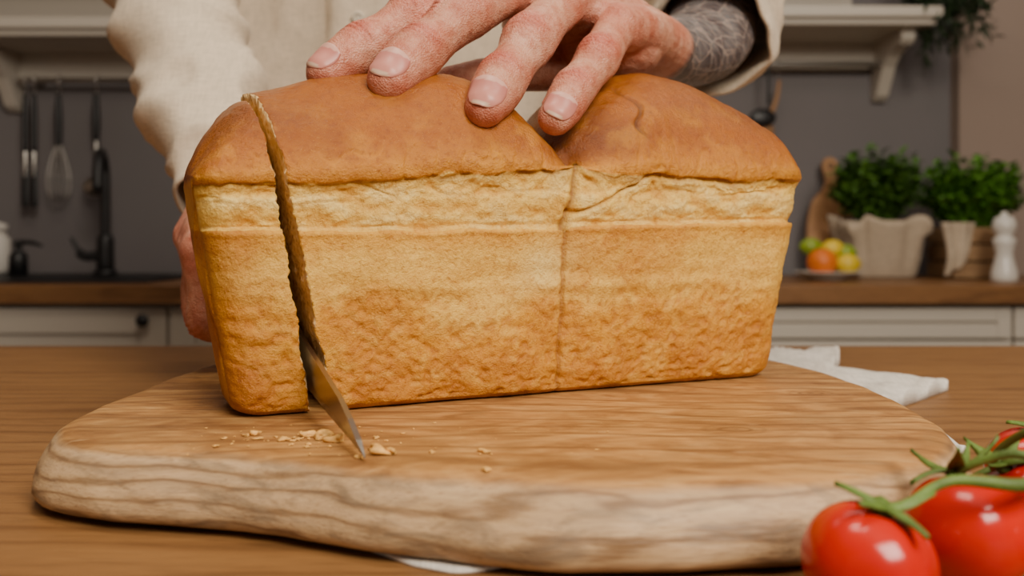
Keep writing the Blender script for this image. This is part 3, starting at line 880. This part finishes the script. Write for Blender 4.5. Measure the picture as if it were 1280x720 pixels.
utensil('wooden_spoon', [('handle', tube([(x+.02, y, rz-.05), (x+.012, y, rz-.10), (x-.012, y, rz-.16)], [.005,.006,.008], 4, 10), M_lightwood), ('bowl', ellip((x-.02, y, rz-.185), (.026,.008,.030)), M_lightwood), ('hook', hook(x+.02, rz), M_chrome)])
x = .665
utensil('skimmer', [('shaft', tube([(x+.02, y-.02, rz-.0), (x+.02, y-.02, rz-.11)], [.004,.004], 3, 10), M_black), ('head', ellip((x+.005, y-.02, rz-.15), (.036,.010,.024)), M_black)])

fe = empty('kitchen_faucet')
x = -1.035; y = 2.24
v, f = merge([tube([(x, y, .923), (x, y, .935)], [.030,.026], 2, 24, 'flat'), tube([(x, y, .945), (x, y, 1.01)], [.022,.021], 3, 24, 'round'),
              tube([(x, y, 1.0), (x, y, 1.15), (x, y-.004, 1.195), (x+.006, y-.03, 1.225), (x+.018, y-.07, 1.222), (x+.028, y-.10, 1.19), (x+.030, y-.105, 1.14)], [.012,.012,.012,.012,.012,.012,.014], 6, 16),
              tube([(x, y, .975), (x-.04, y-.01, .968), (x-.058, y-.01, .975)], [.013,.012,.012], 4, 16), tube([(x-.058, y-.01, .975), (x-.066, y-.012, .99), (x-.078, y-.015, 1.012)], [.008,.006,.005], 4, 12)])
mk('faucet_body', v, f, M_black, fe)
sk = empty('kitchen_sink')
rows = merge([boxg(-1.42, -.80, 1.93, 1.96, .916, .922), boxg(-1.42, -.80, 2.20, 2.34, .916, .922), boxg(-1.42, -1.39, 1.96, 2.20, .916, .922), boxg(-.83, -.80, 1.96, 2.20, .916, .922), boxg(-1.39, -.83, 1.96, 2.20, .9155, .9175)])
mk('sink_surface', rows[0], rows[1], M_black, sk, smooth=False)
sd = empty('soap_dispenser')
v, f = lathe(-1.245, 2.22, [(.022,0),(.022,.045),(.018,.055),(.009,.06),(.009,.075),(.014,.077),(.014,.084),(.004,.085)], 24, .9225)
mk('bottle', v, f, M_black, sd); v, f = tube([(-1.245,2.22,1.0),(-1.245,2.22,1.005),(-1.205,2.21,1.003),(-1.18,2.205,.996)], [.006,.006,.0055,.004], 4, 10); mk('pump', v, f, M_black, sd)
jr = empty('storage_jar')
v, f = lathe(-1.355, 2.30, [(.035,0),(.040,.01),(.040,.09),(.030,.10),(.030,.112),(.034,.113),(.034,.128),(.01,.135),(.008,.145),(.002,.147)], 28, .9225); mk('jar_body', v, f, M_ceramic, jr)

ol = [(.802,0),(.920,0),(.935,.06),(.930,.13),(.910,.20),(.887,.235),(.879,.262),(.884,.30),(.874,.322),(.856,.322),(.846,.30),(.852,.262),(.842,.235),(.812,.20),(.793,.13),(.790,.06)]
rg = catmull([Vector((a, b, 0)) for a, b in ol], 6, True)
def lean(p, o): return Vector((p.x, 2.335+o+p.y*.22, .9165+p.y*.975))
V = [lean(p, 0) for p in rg]+[lean(p, -.014) for p in rg]; n = len(rg)
F = [tuple(range(n)), tuple(range(2*n-1, n-1, -1))]+[(k, (k+1) % n, n+(k+1) % n, n+k) for k in range(n)]
pe = empty('paddle_board'); o = mk('paddle', V, F, M_lightwood, pe, smooth=False); b = o.modifiers.new('b', 'BEVEL'); b.width = .002
hx = lean(Vector((.865,.302,0)), -.0155); v, f = tube([hx+Vector((.006*math.cos(q), 0, .006*math.sin(q))) for q in [i*math.pi/6 for i in range(13)]], [.0018]*13, 1, 8, 'flat'); mk('handle_hole_ring', v, f, M_black, pe)

fp = empty('fruit_plate')
v, f = lathe(.745, 2.08, [(.038,0),(.042,.004),(.074,.018),(.079,.020),(.074,.021),(.040,.008),(.001,.007)], 40, .9155); mk('plate', v, f, M_ceramic, fp)
M_or = plain('orange_peel', (.75,.17,.008), .45, bump=.0008, bscale=300); M_le = plain('lemon_peel', (.70,.50,.02), .4, bump=.0006, bscale=300); M_li = plain('lime_peel', (.24,.34,.02), .4, bump=.0006, bscale=300)
def lemon(c, r, m, nm):
    V, F = ellip(c, (r*1.15, r*.95, r*.95), 28, 18); C = Vector(c)
    V = [Vector(p)+Vector((math.copysign(r*.18, (p-C).x)*math.exp(-(((p-C).y**2+(p-C).z**2)/(r*.3)**2)), 0, 0)) for p in V]
    mk(nm, V, F, m, fp)
v, f = ellip((.722,2.05,.958), (.034,.034,.033), 28, 18); mk('orange', v, f, M_or, fp)
lemon((.784,2.055,.954), .025, M_le, 'lemon_a'); lemon((.765,2.10,.988), .024, M_le, 'lemon_b'); lemon((.715,2.105,.994), .022, M_li, 'lime_a'); lemon((.795,2.095,.980), .021, M_li, 'lime_b'); lemon((.755,2.10,.952), .024, M_le, 'lemon_c')

def leafmat(name, a, b):
    k = NT(name, .5, .4); n = k.noise(k.co, 60, 2); k.base(k.ramp(n, [(.35, a), (.65, b)])); return k.m
M_leaf = leafmat('herb_leaf', (.035,.09,.012), (.10,.22,.030)); M_leaf2 = leafmat('parsley_leaf', (.045,.14,.012), (.12,.29,.03)); M_gar = leafmat('garland_leaf', (.012,.026,.010), (.03,.055,.02))
def leaf(p, d, ln, wd):
    d = d.normalized(); s = d.cross(Vector((random.uniform(-.5,.5), random.uniform(-.5,.5), 1))).normalized(); n = s.cross(d)
    V = []
    for t, w in ((0,.1),(.3,.9),(.6,1),(.85,.55),(1,.03)):
        c = p+d*ln*t-n*ln*.25*t*t
        V += [c-s*wd*w*.5+n*wd*.15*w, c, c+s*wd*w*.5+n*wd*.15*w]
    F = []
    for k in range(4): o = k*3; F += [(o, o+1, o+4, o+3), (o+1, o+2, o+5, o+4)]
    return V, F
def bush(c, r, h, n, ln, wd):
    st, lv = [], []
    c = Vector(c)
    for i in range(n):
        a = random.uniform(0, 2*math.pi); q = math.sqrt(random.random())
        tip = c+Vector((r[0]*q*math.cos(a), r[1]*q*math.sin(a), h*random.uniform(.45, 1)*(1-.25*q*q)))
        b = c+Vector((r[0]*.35*q*math.cos(a), r[1]*.35*q*math.sin(a), 0))
        m = b.lerp(tip, .55)+Vector((0, 0, h*.08))
        st.append(tube([b, m, tip], [.0014,.0011,.0007], 2, 5, 'flat'))
        for j in range(9):
            t = .3+.7*j/8; p = b.lerp(m, min(1, t*2)) if t < .5 else m.lerp(tip, (t-.5)*2)
            d = Vector((random.uniform(-1,1), random.uniform(-1,1), random.uniform(-.1,.8)))
            lv.append(leaf(p, d, ln*random.uniform(.6, 1.15), wd*random.uniform(.7, 1.1)))
    return merge(st), merge(lv)
p1 = empty('potted_basil')
V, F = [], []; n = 72
# square pot wrapped in gathered linen, corners of the cloth flopping outward
for j, (z, rx) in enumerate([(0,.076),(.01,.082),(.05,.090),(.10,.100),(.135,.110),(.150,.112),(.142,.100),(.12,.094)]):
    for k in range(n):
        a = 2*math.pi*k/n
        cor = max(0, math.cos(4*(a-math.pi/4)))**3
        fd = 1+.06*math.sin(a*7+z*10)*(.35+z*6)+.04*math.sin(a*13+2)*(z > .03)+(.10*cor if .12 < z and j < 6 else 0)
        ca, sa = math.cos(a), math.sin(a)
        V.append((.925+rx*fd*math.copysign(abs(ca)**.7, ca), 2.215+rx*.78*fd*math.copysign(abs(sa)**.7, sa), .9158+z+(.010*math.sin(a*5)-.030*cor if j in (4,5) else 0)))
for j in range(7):
    for k in range(n): k2 = (k+1) % n; F.append((j*n+k, j*n+k2, (j+1)*n+k2, (j+1)*n+k))
F.append(tuple(range(n-1, -1, -1))); F.append(tuple(7*n+k for k in range(n)))
mk('fabric_planter', V, F, M_clothp, p1)
(s_, l_) = bush((.920,2.215,1.035), (.110,.085), .205, 230, .032, .020); mk('stems', *s_, M_leaf, p1); mk('leaves', *l_, M_leaf, p1)
p2 = empty('potted_parsley')
for i in range(3): box('slat_%d' % i, 1.065, 1.20, 2.12, 2.128, .918+i*.042, .956+i*.042, M_crate, p2, .002)
for i in range(3): box('slat_b_%d' % i, 1.065, 1.20, 2.252, 2.26, .918+i*.042, .956+i*.042, M_crate, p2, .002)
for i in range(3):
    box('slat_l_%d' % i, 1.065, 1.073, 2.129, 2.251, .918+i*.042, .956+i*.042, M_crate, p2, .002); box('slat_r_%d' % i, 1.192, 1.20, 2.129, 2.251, .918+i*.042, .956+i*.042, M_crate, p2, .002)
box('soil', 1.074, 1.191, 2.13, 2.25, .917, 1.025, plain('soil', (.03,.02,.012), .9), p2, 0)
V, F = [], []
for j in range(16):
    for k in range(14):
        t = j/15; s = k/13
        x = 1.030+.085*s*(1-.35*t)+.01*math.sin(t*3)*(1-s); z = 1.052-.130*t*(1-.25*s); yy = 2.112-.008*math.sin(s*12)-.012*t+.003*math.sin(t*7)
        V.append((x, yy, z))
for j in range(15):
    for k in range(13): F.append((j*14+k, j*14+k+1, (j+1)*14+k+1, (j+1)*14+k))
o = mk('cloth_drape', V, F, M_clothp, p2); o.modifiers.new('s', 'SOLIDIFY').thickness = .002
(s_, l_) = bush((1.145,2.19,1.02), (.130,.10), .205, 250, .025, .021); mk('stems', *s_, M_leaf2, p2); mk('leaves', *l_, M_leaf2, p2)
pm = empty('pepper_mill')
v, f = lathe(1.130, 2.02, [(.027,0),(.029,.004),(.028,.02),(.020,.05),(.018,.065),(.023,.085),(.025,.095),(.018,.102),(.016,.106),(.023,.114),(.026,.130),(.020,.146),(.008,.150),(.008,.156),(.003,.160)], 32, .9155); mk('mill_body', v, f, M_ceramic, pm)
ge = empty('evergreen_garland')
st, lv = [], []
for i in range(70):
    a = Vector((random.uniform(1.0,1.08), random.uniform(2.19,2.27), random.uniform(1.60,1.72)))
    b = a+Vector((random.uniform(.0,.17), random.uniform(-.03,.06), random.uniform(-.17,.02)))
    m = a.lerp(b, .5)+Vector((.02,0,.025)); st.append(tube([a, m, b], [.002,.0015,.001], 3, 5, 'flat'))
    for j in range(18):
        p = a.lerp(m, j/9) if j < 9 else m.lerp(b, (j-9)/9)
        lv.append(leaf(p, Vector((random.uniform(-1,1), random.uniform(-1,1), random.uniform(-1,.6))), .034, .009))
mk('twigs', *merge(st), M_gar, ge); mk('needles', *merge(lv), M_gar, ge)

# ---------------------------------------------------------------- light + camera
def area(name, loc, target, size, power, col):
    d = bpy.data.lights.new(name, 'AREA'); d.shape = 'RECTANGLE'; d.size = size[0]; d.size_y = size[1]; d.energy = power; d.color = col
    o = bpy.data.objects.new(name, d); o.location = loc
    o.rotation_euler = (Vector(target)-Vector(loc)).to_track_quat('-Z', 'Y').to_euler(); link(o)
area('key_softbox', (.65, -.80, 2.10), (0, .45, 1.0), (.9, .7), 50, (1.0,.90,.76))  # softbox added behind the camera as key; the room has no window
area('overhead_softbox', (-.1, .30, 2.5), (.0, .45, 1.0), (.6, .4), 9, (1.0,.88,.72))  # unseen softbox added overhead to lift the table and loaf
area('kitchen_softbox', (.2, 1.65, 2.5), (.1, 2.2, 1.0), (2.2, .4), 7.5, (1.0,.90,.80))  # unseen softbox added near the ceiling to brighten the back kitchen
w = bpy.data.worlds.new('world'); S.world = w; w.use_nodes = True
w.node_tree.nodes['Background'].inputs[0].default_value = (1.0,.90,.80,1); w.node_tree.nodes['Background'].inputs[1].default_value = .21
cd = bpy.data.cameras.new('camera'); cam = bpy.data.objects.new('camera', cd); link(cam)
cam.location = (0, 0, 1.01); cam.rotation_euler = (math.radians(90), 0, 0)
cd.sensor_width = 36; cd.lens = 36*1100/1280; cd.shift_y = -60/1280; cd.clip_start = .02
cd.dof.use_dof = True; cd.dof.focus_distance = .42; cd.dof.aperture_fstop = 7.5
S.camera = cam
